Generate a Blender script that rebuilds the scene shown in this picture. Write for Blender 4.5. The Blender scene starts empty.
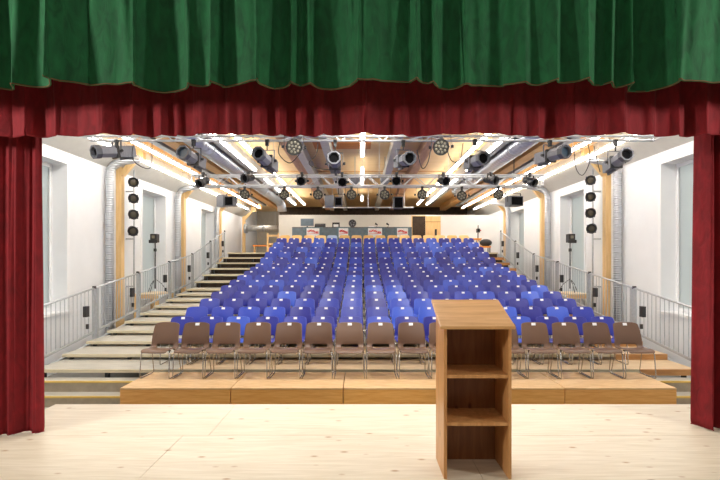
import bpy, math, random
from mathutils import Vector, Matrix
random.seed(7)
C = bpy.context.scene.collection
PI = math.pi
EYE = 2.55            # eye height above the hall floor; the stage is 1.05 m up
F = 480.0             # focal length in pixels
STAGE = 1.05
def Zh(h): return EYE + h

# ------------------------------------------------------------------ materials
def new_mat(name):
    m = bpy.data.materials.new(name); m.use_nodes = True
    nt = m.node_tree; b = nt.nodes['Principled BSDF']
    return m, nt, b
def lin(c):
    return tuple(((v/255)/12.92 if v/255 <= .04045 else ((v/255+.055)/1.055)**2.4) for v in c) + (1,)
def mat(name, rgb, rough=.5, metal=0, var=.06, scale=6, bump=0):
    m, nt, b = new_mat(name)
    n = nt.nodes.new('ShaderNodeTexNoise'); n.inputs['Scale'].default_value = scale; n.inputs['Detail'].default_value = 4
    tc = nt.nodes.new('ShaderNodeTexCoord'); nt.links.new(tc.outputs['Object'], n.inputs['Vector'])
    r = nt.nodes.new('ShaderNodeValToRGB'); c = lin(rgb)
    r.color_ramp.elements[0].color = tuple(max(0, v*(1-var)) for v in c[:3])+(1,)
    r.color_ramp.elements[1].color = tuple(min(1, v*(1+var)) for v in c[:3])+(1,)
    r.color_ramp.elements[0].position = .3; r.color_ramp.elements[1].position = .7
    nt.links.new(n.outputs['Fac'], r.inputs['Fac']); nt.links.new(r.outputs['Color'], b.inputs['Base Color'])
    b.inputs['Roughness'].default_value = rough; b.inputs['Metallic'].default_value = metal
    if bump:
        bp = nt.nodes.new('ShaderNodeBump'); bp.inputs['Strength'].default_value = bump; bp.inputs['Distance'].default_value = .01
        nt.links.new(n.outputs['Fac'], bp.inputs['Height']); nt.links.new(bp.outputs['Normal'], b.inputs['Normal'])
    return m
def wood(name, c1, c2, stretch=(1, 12, 12), scale=3, rough=.45, knots=False, knot_rgb=(110, 65, 30), knot_scale=5):
    m, nt, b = new_mat(name)
    tc = nt.nodes.new('ShaderNodeTexCoord'); mp = nt.nodes.new('ShaderNodeMapping')
    mp.inputs['Scale'].default_value = stretch
    nt.links.new(tc.outputs['Object'], mp.inputs['Vector'])
    n = nt.nodes.new('ShaderNodeTexNoise'); n.inputs['Scale'].default_value = scale; n.inputs['Detail'].default_value = 6
    n.inputs['Distortion'].default_value = .6
    nt.links.new(mp.outputs['Vector'], n.inputs['Vector'])
    r = nt.nodes.new('ShaderNodeValToRGB')
    r.color_ramp.elements[0].color = lin(c1); r.color_ramp.elements[0].position = .32
    r.color_ramp.elements[1].color = lin(c2); r.color_ramp.elements[1].position = .68
    nt.links.new(n.outputs['Fac'], r.inputs['Fac'])
    col = r.outputs['Color']
    if knots:
        v = nt.nodes.new('ShaderNodeTexVoronoi'); v.inputs['Scale'].default_value = knot_scale
        mp2 = nt.nodes.new('ShaderNodeMapping'); s = max(stretch)
        mp2.inputs['Scale'].default_value = tuple(.5 + .6*q/s for q in stretch)
        nt.links.new(tc.outputs['Object'], mp2.inputs['Vector']); nt.links.new(mp2.outputs['Vector'], v.inputs['Vector'])
        r2 = nt.nodes.new('ShaderNodeValToRGB')
        r2.color_ramp.elements[0].color = (1, 1, 1, 1); r2.color_ramp.elements[0].position = .05
        r2.color_ramp.elements[1].color = (0, 0, 0, 1); r2.color_ramp.elements[1].position = .13
        nt.links.new(v.outputs['Distance'], r2.inputs['Fac'])
        mx = nt.nodes.new('ShaderNodeMixRGB'); mx.inputs['Color2'].default_value = lin(knot_rgb)
        nt.links.new(r2.outputs['Color'], mx.inputs['Fac']); nt.links.new(col, mx.inputs['Color1'])
        col = mx.outputs['Color']
    nt.links.new(col, b.inputs['Base Color']); b.inputs['Roughness'].default_value = rough
    return m
def emit(name, rgb, strength):
    m, nt, b = new_mat(name)
    b.inputs['Base Color'].default_value = (.9, .9, .9, 1)
    b.inputs['Emission Color'].default_value = lin(rgb); b.inputs['Emission Strength'].default_value = strength
    return m
def plastic_random(name, cols, rough=.4):
    m, nt, b = new_mat(name)
    oi = nt.nodes.new('ShaderNodeObjectInfo'); r = nt.nodes.new('ShaderNodeValToRGB')
    r.color_ramp.interpolation = 'LINEAR'
    e = r.color_ramp.elements
    while len(e) < len(cols): e.new(.5)
    for i, (p, c) in enumerate(cols): e[i].position = p; e[i].color = lin(c)
    nt.links.new(oi.outputs['Random'], r.inputs['Fac']); nt.links.new(r.outputs['Color'], b.inputs['Base Color'])
    b.inputs['Roughness'].default_value = rough
    return m
def velvet(name, rgb, rgb2, sheen):
    m, nt, b = new_mat(name)
    tc = nt.nodes.new('ShaderNodeTexCoord')
    mp = nt.nodes.new('ShaderNodeMapping'); mp.inputs['Scale'].default_value = (5, 5, 2.2)
    n = nt.nodes.new('ShaderNodeTexNoise'); n.inputs['Scale'].default_value = 3.2; n.inputs['Detail'].default_value = 7; n.inputs['Distortion'].default_value = .8
    nt.links.new(tc.outputs['Object'], mp.inputs['Vector']); nt.links.new(mp.outputs['Vector'], n.inputs['Vector'])
    r = nt.nodes.new('ShaderNodeValToRGB')
    r.color_ramp.elements[0].color = lin(rgb); r.color_ramp.elements[0].position = .3
    r.color_ramp.elements[1].color = lin(rgb2); r.color_ramp.elements[1].position = .72
    nt.links.new(n.outputs['Fac'], r.inputs['Fac']); nt.links.new(r.outputs['Color'], b.inputs['Base Color'])
    b.inputs['Roughness'].default_value = .85
    b.inputs['Sheen Weight'].default_value = sheen; b.inputs['Sheen Tint'].default_value = lin(rgb2); b.inputs['Sheen Roughness'].default_value = .4
    bp = nt.nodes.new('ShaderNodeBump'); bp.inputs['Strength'].default_value = .35; bp.inputs['Distance'].default_value = .02
    nt.links.new(n.outputs['Fac'], bp.inputs['Height']); nt.links.new(bp.outputs['Normal'], b.inputs['Normal'])
    return m
def ribbed(name, rgb, axis, freq, rough=.3, metal=.8, strength=.6):
    m, nt, b = new_mat(name)
    tc = nt.nodes.new('ShaderNodeTexCoord'); w = nt.nodes.new('ShaderNodeTexWave')
    w.bands_direction = axis; w.inputs['Scale'].default_value = freq; w.inputs['Distortion'].default_value = .3
    nt.links.new(tc.outputs['Object'], w.inputs['Vector'])
    bp = nt.nodes.new('ShaderNodeBump'); bp.inputs['Strength'].default_value = strength; bp.inputs['Distance'].default_value = .02
    nt.links.new(w.outputs['Fac'], bp.inputs['Height']); nt.links.new(bp.outputs['Normal'], b.inputs['Normal'])
    b.inputs['Base Color'].default_value = lin(rgb); b.inputs['Metallic'].default_value = metal; b.inputs['Roughness'].default_value = rough
    return m
M = {}
M['wall'] = mat('white_plaster', (236, 238, 240), .8, var=.02, scale=2)
M['soffit'] = mat('beige_soffit', (205, 202, 194), .8, var=.03)
M['greypanel'] = mat('grey_panel', (214, 212, 204), .7, var=.02)
M['stagewall'] = mat('stage_wall_paint', (150, 146, 140), .8, var=.05)
M['white'] = mat('white_paint', (240, 241, 242), .5, var=.02)
M['hallfloor'] = mat('grey_screed', (120, 118, 112), .6, var=.1)
M['stage'] = wood('whitewashed_pine', (212, 199, 175), (229, 218, 198), (1.2, 14, 14), 2.2, .42, True, (176, 142, 104), 6)
M['boxtop'] = wood('light_ply', (205, 165, 115), (228, 192, 142), (2, 10, 10), 2.5, .45)
M['boxfront'] = wood('orange_ply', (220, 154, 74), (238, 180, 102), (1.2, 10, 14), 2.5, .4, True, (130, 78, 34), 2.2)
M['lectern_shade'] = wood('oiled_pine_shade', (122, 76, 42), (150, 98, 56), (10, 10, 1.1), 2.6, .4, True, (90, 46, 18), 6)  # same pine coloured darker for the shade inside the lectern
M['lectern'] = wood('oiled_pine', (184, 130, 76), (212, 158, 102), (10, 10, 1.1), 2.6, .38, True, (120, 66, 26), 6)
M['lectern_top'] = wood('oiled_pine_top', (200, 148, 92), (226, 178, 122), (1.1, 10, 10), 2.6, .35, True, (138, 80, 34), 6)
M['deck_grey'] = wood('grey_deck', (166, 162, 150), (188, 183, 170), (1, 8, 8), 2, .6)
M['deck_wood'] = wood('plywood_deck', (196, 166, 128), (216, 190, 152), (1, 8, 8), 2, .55)
M['nose_grey'] = wood('pale_nosing', (194, 182, 150), (212, 202, 174), (1, 8, 8), 2, .55)
M['nose_wood'] = wood('orange_nosing', (160, 112, 62), (186, 138, 84), (1, 8, 8), 2, .5)
M['nose_yellow'] = wood('yellow_nosing', (214, 178, 84), (228, 198, 112), (1, 8, 8), 2, .5)
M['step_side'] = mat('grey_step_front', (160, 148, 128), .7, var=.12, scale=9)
M['ceiling'] = wood('spruce_ceiling', (234, 198, 140), (246, 214, 160), (.5, 9, 9), 1.6, .6)
M['ceil_orange'] = wood('orange_board', (200, 120, 46), (218, 142, 66), (1, 9, 9), 1.6, .6)
M['palewood_top'] = wood('pale_table_top', (226, 202, 160), (240, 220, 182), (2, 10, 10), 2.5, .45)
M['timber'] = wood('glulam', (226, 186, 126), (240, 206, 150), (9, 9, 1), 2, .55)
M['timber_y'] = wood('glulam_beam', (210, 160, 100), (228, 180, 118), (9, 1, 9), 2, .55)
M['beam_pink'] = wood('brown_beam', (196, 152, 122), (214, 172, 140), (9, 1, 9), 2, .6)
M['beam_grey'] = mat('grey_beam', (214, 213, 208), .6, var=.05)
M['trunk_grey'] = mat('grey_trunking', (168, 172, 178), .45, .2, var=.05)
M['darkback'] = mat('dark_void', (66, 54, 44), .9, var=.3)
M['greyback'] = mat('beige_back_wall', (178, 170, 154), .85, var=.06)
M['lamp_white'] = mat('luminaire_housing', (225, 227, 230), .4, var=.02)
M['tube'] = emit('led_diffuser', (255, 250, 242), 16.5)
M['tube_up'] = emit('upward_fill_glow', (255, 248, 236), 6.5)
M['alu'] = mat('aluminium', (205, 207, 210), .3, .6, var=.04)
M['galv'] = mat('galvanised_steel', (186, 190, 194), .4, .5, var=.08, scale=20)
M['chrome'] = mat('chrome', (190, 188, 184), .22, .85, var=.03)
M['duct'] = ribbed('spiral_duct', (206, 210, 216), 'Z', 5, .35, .7, .8)
M['duct_y'] = ribbed('spiral_duct_long', (190, 194, 204), 'Y', 1.6, .3, .75, .5)
M['duct_x'] = ribbed('spiral_duct_cross', (206, 208, 206), 'X', 3, .3, .7, .6)
M['black'] = mat('black_metal', (46, 46, 48), .45, .1, var=.15)
M['darkgrey'] = mat('charcoal_metal', (88, 90, 96), .45, .1, var=.1)
M['midgrey'] = mat('grey_metal', (132, 134, 142), .4, .15, var=.08)
M['lens'] = mat('dark_lens', (12, 12, 14), .6, 0, var=.1)
M['lens'].node_tree.nodes['Principled BSDF'].inputs['Specular IOR Level'].default_value = .05
M['lens_blue'] = mat('blue_lens', (60, 82, 100), .35, 0, var=.1)
M['lens_warm'] = mat('warm_dark_lens', (92, 86, 74), .12, 0, var=.2)
M['ledlens'] = mat('led_lens', (140, 137, 122), .12, 0, var=.1)
M['ledface'] = mat('led_face', (52, 52, 50), .4, 0, var=.1)
M['cable'] = mat('black_cable', (26, 26, 28), .5)
M['blue'] = plastic_random('blue_plastic', [(0, (40, 40, 132)), (.45, (44, 54, 152)), (.75, (50, 70, 178)), (1, (66, 98, 204))], .38)
M['brown'] = plastic_random('brown_plastic', [(0, (98, 72, 56)), (1, (112, 85, 67))], .42)
M['palewood'] = plastic_random('pale_wood_shell', [(0, (226, 184, 112)), (1, (236, 200, 136))], .45)
M['paleblue'] = mat('pale_blue_plastic', (176, 196, 226), .4)
M['tag'] = mat('white_tag', (244, 244, 246), .4, var=.02)
M['green'] = velvet('green_velvet', (8, 72, 38), (18, 100, 54), .02)
M['red'] = velvet('red_velvet', (112, 12, 22), (140, 18, 30), .02)
M['redhem'] = mat('brown_hem', (96, 74, 44), .9)
M['teal'] = mat('teal_banner', (86, 108, 120), .5, var=.35, scale=9)
M['bannerwhite'] = mat('white_banner', (216, 224, 230), .5, var=.12, scale=12)
M['redink'] = mat('red_ink', (206, 58, 62), .5, var=.05)
M['screen'] = mat('bright_screen', (235, 238, 240), .3)
M['orange'] = mat('orange_fabric', (226, 150, 52), .6, var=.1)
M['skirt'] = mat('grey_table_skirt', (96, 112, 124), .7, var=.15)
def glass():
    m, nt, b = new_mat('frosted_pane')
    b.inputs['Base Color'].default_value = lin((206, 212, 208)); b.inputs['Roughness'].default_value = .35
    b.inputs['Transmission Weight'].default_value = .75; b.inputs['IOR'].default_value = 1.2
    return m
M['glass'] = glass()

# ------------------------------------------------------------------ mesh builder
class MB:
    def __init__(s, Mx=None): s.v = []; s.f = []; s.M = Mx; s.smooth = []
    def add(s, vs, fs, smooth=False):
        n = len(s.v)
        for p in vs:
            p = Vector(p)
            s.v.append(s.M @ p if s.M is not None else p)
        for f in fs: s.f.append([i+n for i in f]); s.smooth.append(smooth)
        return s
    def box(s, x0, x1, y0, y1, z0, z1):
        x0, x1 = sorted((x0, x1)); y0, y1 = sorted((y0, y1)); z0, z1 = sorted((z0, z1))
        return s.add([(x0,y0,z0),(x1,y0,z0),(x1,y1,z0),(x0,y1,z0),(x0,y0,z1),(x1,y0,z1),(x1,y1,z1),(x0,y1,z1)],
              [(3,2,1,0),(4,5,6,7),(0,1,5,4),(1,2,6,5),(2,3,7,6),(3,0,4,7)])
    def hexa(s, p):   # 8 points, bottom ring then top ring (counter-clockwise from above)
        return s.add(p, [(3,2,1,0),(4,5,6,7),(0,1,5,4),(1,2,6,5),(2,3,7,6),(3,0,4,7)])
    def bar(s, a, b, w, h=None, up=(0,0,1)):
        a = Vector(a); b = Vector(b); d = (b-a).normalized(); u = Vector(up)
        if abs(d.dot(u)) > .98: u = Vector((0,1,0))
        r = d.cross(u).normalized(); u = r.cross(d); h = h or w
        r = r*w/2; u = u*h/2
        return s.hexa([a-r-u, a+r-u, b+r-u, b-r-u, a-r+u, a+r+u, b+r+u, b-r+u])
    def tube(s, a, b, r, n=8, r2=None, cap=True):
        a = Vector(a); b = Vector(b); d = (b-a).normalized(); u = Vector((0,0,1))
        if abs(d.dot(u)) > .98: u = Vector((0,1,0))
        x = d.cross(u).normalized(); y = x.cross(d); r2 = r if r2 is None else r2
        vs = []
        for p, rr in ((a, r), (b, r2)):
            for i in range(n):
                t = 2*PI*(i+.5)/n; vs.append(p + x*math.cos(t)*rr + y*math.sin(t)*rr)
        s.add(vs, [(i, i+n, (i+1) % n+n, (i+1) % n) for i in range(n)], n > 6)
        if cap: s.add(vs, [tuple(range(n)), tuple(range(2*n-1, n-1, -1))])
        return s
    def poly(s, pts, r, n=6):
        pts = [Vector(p) for p in pts]; vs = []; prev = None
        for i, p in enumerate(pts):
            d = (pts[min(i+1, len(pts)-1)] - pts[max(i-1, 0)]).normalized()
            if prev is None:
                u = Vector((0,0,1)) if abs(d.z) < .9 else Vector((0,1,0))
                x = d.cross(u).normalized()
            else:
                x = (prev - d*prev.dot(d)).normalized()
            prev = x; y = d.cross(x)
            for k in range(n):
                t = 2*PI*k/n; vs.append(p + x*math.cos(t)*r + y*math.sin(t)*r)
        m = len(pts)
        fs = [(i*n+k, i*n+(k+1) % n, (i+1)*n+(k+1) % n, (i+1)*n+k) for i in range(m-1) for k in range(n)]
        s.add(vs, fs, True); s.add(vs, [tuple(range(n-1, -1, -1)), tuple(range((m-1)*n, m*n))])
        return s
    def lathe(s, prof, n=20):     # profile of (radius, along -Y) turned about the Y axis
        vs = []
        for r, y in prof:
            for k in range(n):
                t = 2*PI*(k+.5)/n; vs.append((r*math.cos(t), y, r*math.sin(t)))
        m = len(prof)
        s.add(vs, [(i*n+k, i*n+(k+1) % n, (i+1)*n+(k+1) % n, (i+1)*n+k) for i in range(m-1) for k in range(n)], n > 8)
        return s
    def disc(s, r, y, n=20):
        s.add([(r*math.cos(2*PI*(k+.5)/n), y, r*math.sin(2*PI*(k+.5)/n)) for k in range(n)], [tuple(range(n))]); return s
    def ball(s, c, r, n=10, sy=1, sz=1):
        vs = []; fs = []; c = Vector(c); m = n//2
        for i in range(m+1):
            a = PI*i/m
            for k in range(n):
                t = 2*PI*k/n
                vs.append(c+Vector((r*math.sin(a)*math.cos(t), sy*r*math.sin(a)*math.sin(t), sz*r*math.cos(a))))
        for i in range(m):
            for k in range(n): fs.append((i*n+k, (i+1)*n+k, (i+1)*n+(k+1) % n, i*n+(k+1) % n))
        return s.add(vs, fs, True)
    def build(s, name, m, parent=None, bevel=0, recalc=True):
        me = bpy.data.meshes.new(name)
        me.from_pydata([tuple(v) for v in s.v], [], s.f)
        me.polygons.foreach_set('use_smooth', s.smooth)
        if recalc:
            import bmesh
            bm = bmesh.new(); bm.from_mesh(me)
            bmesh.ops.remove_doubles(bm, verts=bm.verts, dist=1e-5)
            bmesh.ops.recalc_face_normals(bm, faces=bm.faces); bm.to_mesh(me); bm.free()
        me.materials.append(m)
        o = bpy.data.objects.new(name, me); C.objects.link(o)
        if parent is not None: o.parent = parent
        if bevel:
            b = o.modifiers.new('bevel', 'BEVEL'); b.width = bevel; b.segments = 2; b.limit_method = 'ANGLE'
        return o
def tag(o, label=None, cat=None, group=None, kind=None):
    if label: o['label'] = label
    if cat: o['category'] = cat
    if group: o['group'] = group
    if kind: o['kind'] = kind
    return o
def thing(name, label, cat, loc=(0,0,0), group=None, rotz=0):
    o = bpy.data.objects.new(name, None); C.objects.link(o); o.location = loc; o.rotation_euler = (0,0,rotz)
    o.empty_display_size = .1
    return tag(o, label, cat, group)
def struct(name, mb, m, parent=None, bevel=0):
    o = mb.build(name, m, parent, bevel)
    if parent is None: o['kind'] = 'structure'
    return o
def kids(o): return list(o.children)
def copy_tree(o, parent=None, skip=()):
    c = o.copy(); C.objects.link(c)
    if parent is not None: c.parent = parent
    for ch in kids(o):
        if ch.name.split('.')[0] in skip: continue
        copy_tree(ch, c, skip)
    return c
def bake(o):                    # apply modifiers into the mesh so copies can share it
    dg = bpy.context.evaluated_depsgraph_get(); dg.update()
    me = bpy.data.meshes.new_from_object(o.evaluated_get(dg)); o.modifiers.clear(); o.data = me
    return o
ORD = ['first','second','third','fourth','fifth','sixth','seventh','eighth','ninth','tenth','eleventh','twelfth','thirteenth','fourteenth','fifteenth','sixteenth']

# ------------------------------------------------------------------ room shell
XL, XR = -6.93, 7.07
YF, YB = 4.6, 32.0
ZC = Zh(3.3)
WZ0, WZ1 = 1.37, Zh(2.28)
WINS = [(9.2, 11.3), (15.2, 17.0), (20.8, 22.6)]
struct('floor', MB().box(XL-.45, XR+.45, YF-.3, YB, -.1, 0), M['hallfloor'])
def wall_with_openings(name, x0, x1, ops):
    mb = MB(); y = YF
    for a, b, z0, z1 in ops:
        mb.box(x0, x1, y, a, 0, ZC)
        if z0 > 0: mb.box(x0, x1, a, b, 0, z0)
        mb.box(x0, x1, a, b, z1, ZC); y = b
    mb.box(x0, x1, y, YB, 0, ZC)
    return struct(name, mb, M['wall'])
ops = [(a, b, WZ0, WZ1) for a, b in WINS]
wall_with_openings('wall_left', XL-.45, XL, ops)
wall_with_openings('wall_right', XR, XR+.45, ops + [(27.0, 29.0, 2.9, Zh(2.15))])
k = 0
for side, xw, sg in (('left', XL, -1), ('right', XR, 1)):
    for a, b in WINS:
        k += 1
        mb = MB(); t = .1; xf = xw - sg*.018          # casing standing proud of the wall face
        mb.box(xw, xf, a-t, a, WZ0-.06, WZ1+t); mb.box(xw, xf, b, b+t, WZ0-.06, WZ1+t)
        mb.box(xw, xf, a, b, WZ1, WZ1+t)
        w = struct(f'window_{k}', mb, M['white'])
        mb = MB(); xp = xw + sg*.40; q = xw + sg*.34; fr = .09
        mb.box(xp, q, a, a+fr, WZ0, WZ1); mb.box(xp, q, b-fr, b, WZ0, WZ1)
        mb.box(xp, q, a+fr, b-fr, WZ0, WZ0+fr); mb.box(xp, q, a+fr, b-fr, WZ1-fr, WZ1)
        wf = mb.build('window_frame', M['white'], w)
        MB().box(xp-sg*.02, xp-sg*.035, a+fr, b-fr, WZ0+fr, WZ1-fr).build('pane', M['glass'], wf)
        MB().box(xw+sg*.34, xw-sg*.05, a-.1, b+.1, WZ0-.06, WZ0+.004).build('window_sill', M['white'], w)
struct('ceiling', MB().box(XL-.45, XR+.45, YF, YB, ZC, ZC+.15), M['ceiling'])
struct('wall_back', MB().box(XL-.45, XR+.45, YB, YB+.2, 0, ZC+.15), M['greyback'])
# proscenium wall behind the curtains
mb = MB(); mb.box(XL-.45, -3.55, YF, YF+.2, 0, ZC); mb.box(3.75, XR+.45, YF, YF+.2, 0, ZC); mb.box(-3.55, 3.75, YF, YF+.2, Zh(1.4), ZC)
struct('wall_front', mb, M['white'])
# soffits where the walls meet the roof
for i, (x, s) in enumerate(((XL, 1), (XR, -1))):
    p = [(x, Zh(2.56)), (x+s*.5, Zh(2.9)), (x+s*.5, ZC), (x, ZC)]
    y0, y1 = YF+.25, 28.5
    mb = MB(); mb.add([(a, y0, z) for a, z in p]+[(a, y1, z) for a, z in p], [(0,1,2,3),(4,5,6,7),(0,1,5,4),(1,2,6,5),(2,3,7,6),(3,0,4,7)])
    struct(f'trim_{i+1}', mb, M['soffit'])
# roof: joists, boards
def beam(name, x, w, h0, h1, m, y0=YF+.25, y1=28.5):
    return struct(name, MB().box(x-w/2, x+w/2, y0, y1, Zh(h0), Zh(h1)), m)
for x in (-1.71, -.93, .93): beam('ceiling_joist', x, .22, 3.0, 3.3, M['beam_grey'])
for x in (-1.97, 1.80): beam('ceiling_joist', x, .26, 3.02, 3.3, M['beam_pink'])
for x in (-4.85, 4.85): beam('ceiling_joist', x, .34, 3.0, 3.3, M['timber_y'])
for x in (-5.98, 5.98): beam('ceiling_joist', x, .16, 3.04, 3.3, M['timber_y'])
for x in (-5.22, 5.22, -3.62, 3.62): beam('cable_trunking', x, .2, 2.98, 3.3, M['trunk_grey'], y1=26)
struct('ceiling_board', MB().box(-1.35, .28, 13.3, 14.1, ZC-.012, ZC), M['ceil_orange'])
for y in (17.6, 21.4): struct('ceiling_board', MB().box(-3.5, 3.5, y, y+.12, ZC-.02, ZC), M['timber_y'])
# rear partition, and a dark board painted for the unlit roof void
def rp0(px): return (px-361)*24.5/480
YP = 24.5; LZ = .685+.107*9+.21*6
struct('wall_rear', MB().box(-4.2, XR, YP, YP+.12, LZ+.003, Zh(2.35)), M['wall'])
struct('wall_panel', MB().box(-4.2, rp0(412.3), YP-.012, YP-.001, LZ, Zh(2.35)), M['greypanel'])
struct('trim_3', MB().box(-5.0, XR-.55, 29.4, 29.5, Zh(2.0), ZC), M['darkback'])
# columns along the walls
COLY = (13.66, 18.5, 23.3, 28.1)
def column(side, y, i):
    s = -1 if side == 'left' else 1; xw = XL if s < 0 else XR
    xi = xw - s*.15
    c = struct('timber_post', MB().box(xw-s*.002, xi, y-.095, y+.095, 0, ZC), M['timber'])
    mb = MB(); mb.bar((xi+s*.02, y, Zh(2.45)), (xi-s*.36, y, Zh(2.9)), .14, .15, up=(0,1,0)); mb.build('knee_brace', M['timber'], c)
    mb = MB(); mb.box(xi, xi-s*.62, y-.09, y+.09, Zh(2.86), ZC); mb.build('tie_beam', M['timber'], c)
    xd = xw - s*.145; yd = y - .7
    pts = [(xd, yd, .0), (xd, yd, Zh(2.35)), (xd-s*.03, yd, Zh(2.5)), (xd-s*.12, yd+.03, Zh(2.62)), (xd-s*.3, yd+.05, Zh(2.7)), (xd-s*.75, yd+.1, Zh(2.78))]
    if i == 3: return
    d = MB().poly(pts, .105, 16).build('wall_duct', M['duct'])
    tag(d, f'silver ribbed vertical air duct beside the {ORD[i]} timber post of the {side} wall', 'duct', 'vertical wall ducts')
for side in ('left', 'right'):
    for i, y in enumerate(COLY): 
        if not (side == 'right' and i == 3): column(side, y, i)

# ------------------------------------------------------------------ stage
SE = 5.03
mb = MB(); g = .004
def plank(x0, x1, y0, y1): mb.box(x0+g/2, x1-g/2, y0+g/2, y1-g/2, STAGE-.03, STAGE)
ys = (-2.0, .53, 1.73, 2.93, 4.13)
for r in range(4):
    off = -1.53 + (1.31 if r % 2 == 0 else 0)
    xs = [off+2.37*q for q in range(-2, 4)]
    xs = [-5.5] + [x for x in xs if -5.4 < x < 5.4] + [5.5]
    if r == 3: xs = [-5.5, -3.9, -1.53, .84, 3.21, 5.5]
    if r == 2: xs = [-5.5, -3.9, -1.53, .84, 3.21, 5.5]
    for a, b in zip(xs[:-1], xs[1:]): plank(a, b, ys[r], ys[r+1])
for a, b in ((-3.2, -1.31), (-1.31, 1.06), (1.06, 3.45)): plank(a, b, 4.13, SE)
plank(-5.5, -3.2, 4.13, 4.6); plank(3.45, 5.5, 4.13, 4.6)
struct('stage_floor', mb, M['stage'])
mb = MB(); mb.box(-5.5, 5.5, -2, YF, STAGE-.2, STAGE-.031); mb.box(-3.2, 3.45, YF, SE-.01, 0, STAGE-.031)
struct('stage_base', mb, M['darkback'])

mb = MB(); mb.box(-5.7, -5.5, -2, YF, 0, ZC); mb.box(5.5, 5.7, -2, YF, 0, ZC)
struct('wall_stage_sides', mb, M['stagewall'])
struct('wall_stage_back', MB().box(-5.7, 5.7, -2.2, -2, 0, ZC), M['stagewall'])
struct('ceiling_stage', MB().box(-5.7, 5.7, -2.2, YF, ZC, ZC+.1), M['stagewall'])

# ------------------------------------------------------------------ curtains
def curtain(name, x0, x1, y, z0, z1, folds, amp, seed, m, label, hem_var=.03, swirl=.35, fine=.3, nz=26, dens=12):
    rnd = random.Random(seed)
    ws = [rnd.choice((.5, .7, 1, 1.1, 1.7, 2.2)) * rnd.uniform(.8, 1.2) for _ in range(folds)]; tot = sum(ws)
    edges = [0]
    for w in ws: edges.append(edges[-1]+w/tot)
    am = [rnd.uniform(.4, 1.25)*min(1.3, .5+.5*w) for w in ws]; sk = [rnd.uniform(-.9, .9) for _ in range(folds)]
    hv = [rnd.uniform(-1, 1) for _ in range(folds+1)]
    drift = [rnd.uniform(-.25, .25) for _ in range(folds+1)]
    p = [rnd.uniform(0, 6.3) for _ in range(6)]
    nx = folds*dens
    vs = []
    for j in range(nz+1):
        t = j/nz                       # 0 bottom .. 1 top
        for i in range(nx+1):
            u = i/nx
            k = min(folds-1, max(0, next((q for q in range(folds) if edges[q+1] >= u), folds-1)))
            f = (u-edges[k])/(edges[k+1]-edges[k])
            a = am[k]*(1-f)+am[min(folds-1, k+1)]*f
            w = (edges[k+1]-edges[k])*(x1-x0)
            ff = f + .10*math.sin(PI*f)*math.sin(2.2*t+sk[k]*3)
            c = .5-.5*math.cos(2*PI*ff)            # 0 at fold valleys, 1 on the crest
            c = c**.65
            grow = .6+.4*(1-t)
            dy = -amp*a*(c-.5)*2*grow
            dy += amp*fine*(math.sin(2*PI*u*folds*2.1+p[0]+1.5*t)+.7*math.sin(2*PI*u*folds*3.7+p[1]-2.5*t))*(.5+.5*t)
            dy += amp*.7*math.sin(2*PI*u*folds*.23+p[2])
            dx = swirl*w*.42*math.sin(2*PI*f+sk[k])*grow*a*.5 + (drift[k]*(1-f)+drift[k+1]*f)*(t-.3)*.12
            hz = (hv[k]*(1-f)+hv[k+1]*f)*hem_var
            z = z0 + (z1-z0)*t + hz*(1-t)**2
            vs.append((x0+(x1-x0)*u+dx, y+dy, z))
    fs = [(j*(nx+1)+i, j*(nx+1)+i+1, (j+1)*(nx+1)+i+1, (j+1)*(nx+1)+i) for j in range(nz) for i in range(nx)]
    mb = MB(); mb.add([(p[0], p[1]-y, p[2]-z0) for p in vs], fs, True)
    o = mb.build(name, m); o.location = (0, y, z0)
    md = o.modifiers.new('sub', 'SUBSURF'); md.levels = 1; md.render_levels = 1
    so = o.modifiers.new('thick', 'SOLIDIFY'); so.thickness = .008
    tag(o, label, 'curtain')
    # stitched hem line along the bottom edge
    hem = MB(); hem.poly([(p[0], p[1]-y-.004, p[2]-z0+.004) for p in vs[:nx+1]], .0045, 5)
    hem.build('hem', M['redhem'] if 'green' in name else m, o)
    return o
def pelmet_bar(x0, x1, y, z, label):
    o = MB().tube((x0, y, z), (x1, y, z), .025, 10).build('curtain_rail', M['black']); tag(o, label, 'rail')
curtain('green_valance', -4.9, 4.9, 3.4, Zh(1.25), Zh(2.25), 37, .075, 21, M['green'], 'dark green velvet valance hanging in folds across the top in front of the red one', .02, .8, .2, 30)
curtain('red_valance', -4.9, 4.9, 3.86, Zh(1.01), Zh(1.9), 42, .045, 5, M['red'], 'dark red velvet valance in shallow folds behind and below the green one', .010, .7, .2, 22)
pelmet_bar(-5.495, 5.495, 3.4, Zh(2.285), 'black rail carrying the green valance')
pelmet_bar(-5.495, 5.495, 3.86, Zh(1.935), 'black rail carrying the red valance')
curtain('red_leg_curtain', -4.9, -2.765, 4.14, STAGE+.012, Zh(1.6), 18, .062, 11, M['red'], 'tall dark red velvet side curtain touching the stage on the wide stair side', .0, .5, .2, 40)
curtain('red_leg_curtain', 3.03, 4.95, 4.33, STAGE+.012, Zh(1.6), 17, .07, 17, M['red'], 'tall dark red velvet side curtain touching the stage on the narrow stair side', .0, .5, .2, 40)
pelmet_bar(-5.495, 5.495, 4.2, Zh(1.635), 'black rail carrying the two red side curtains')

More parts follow.
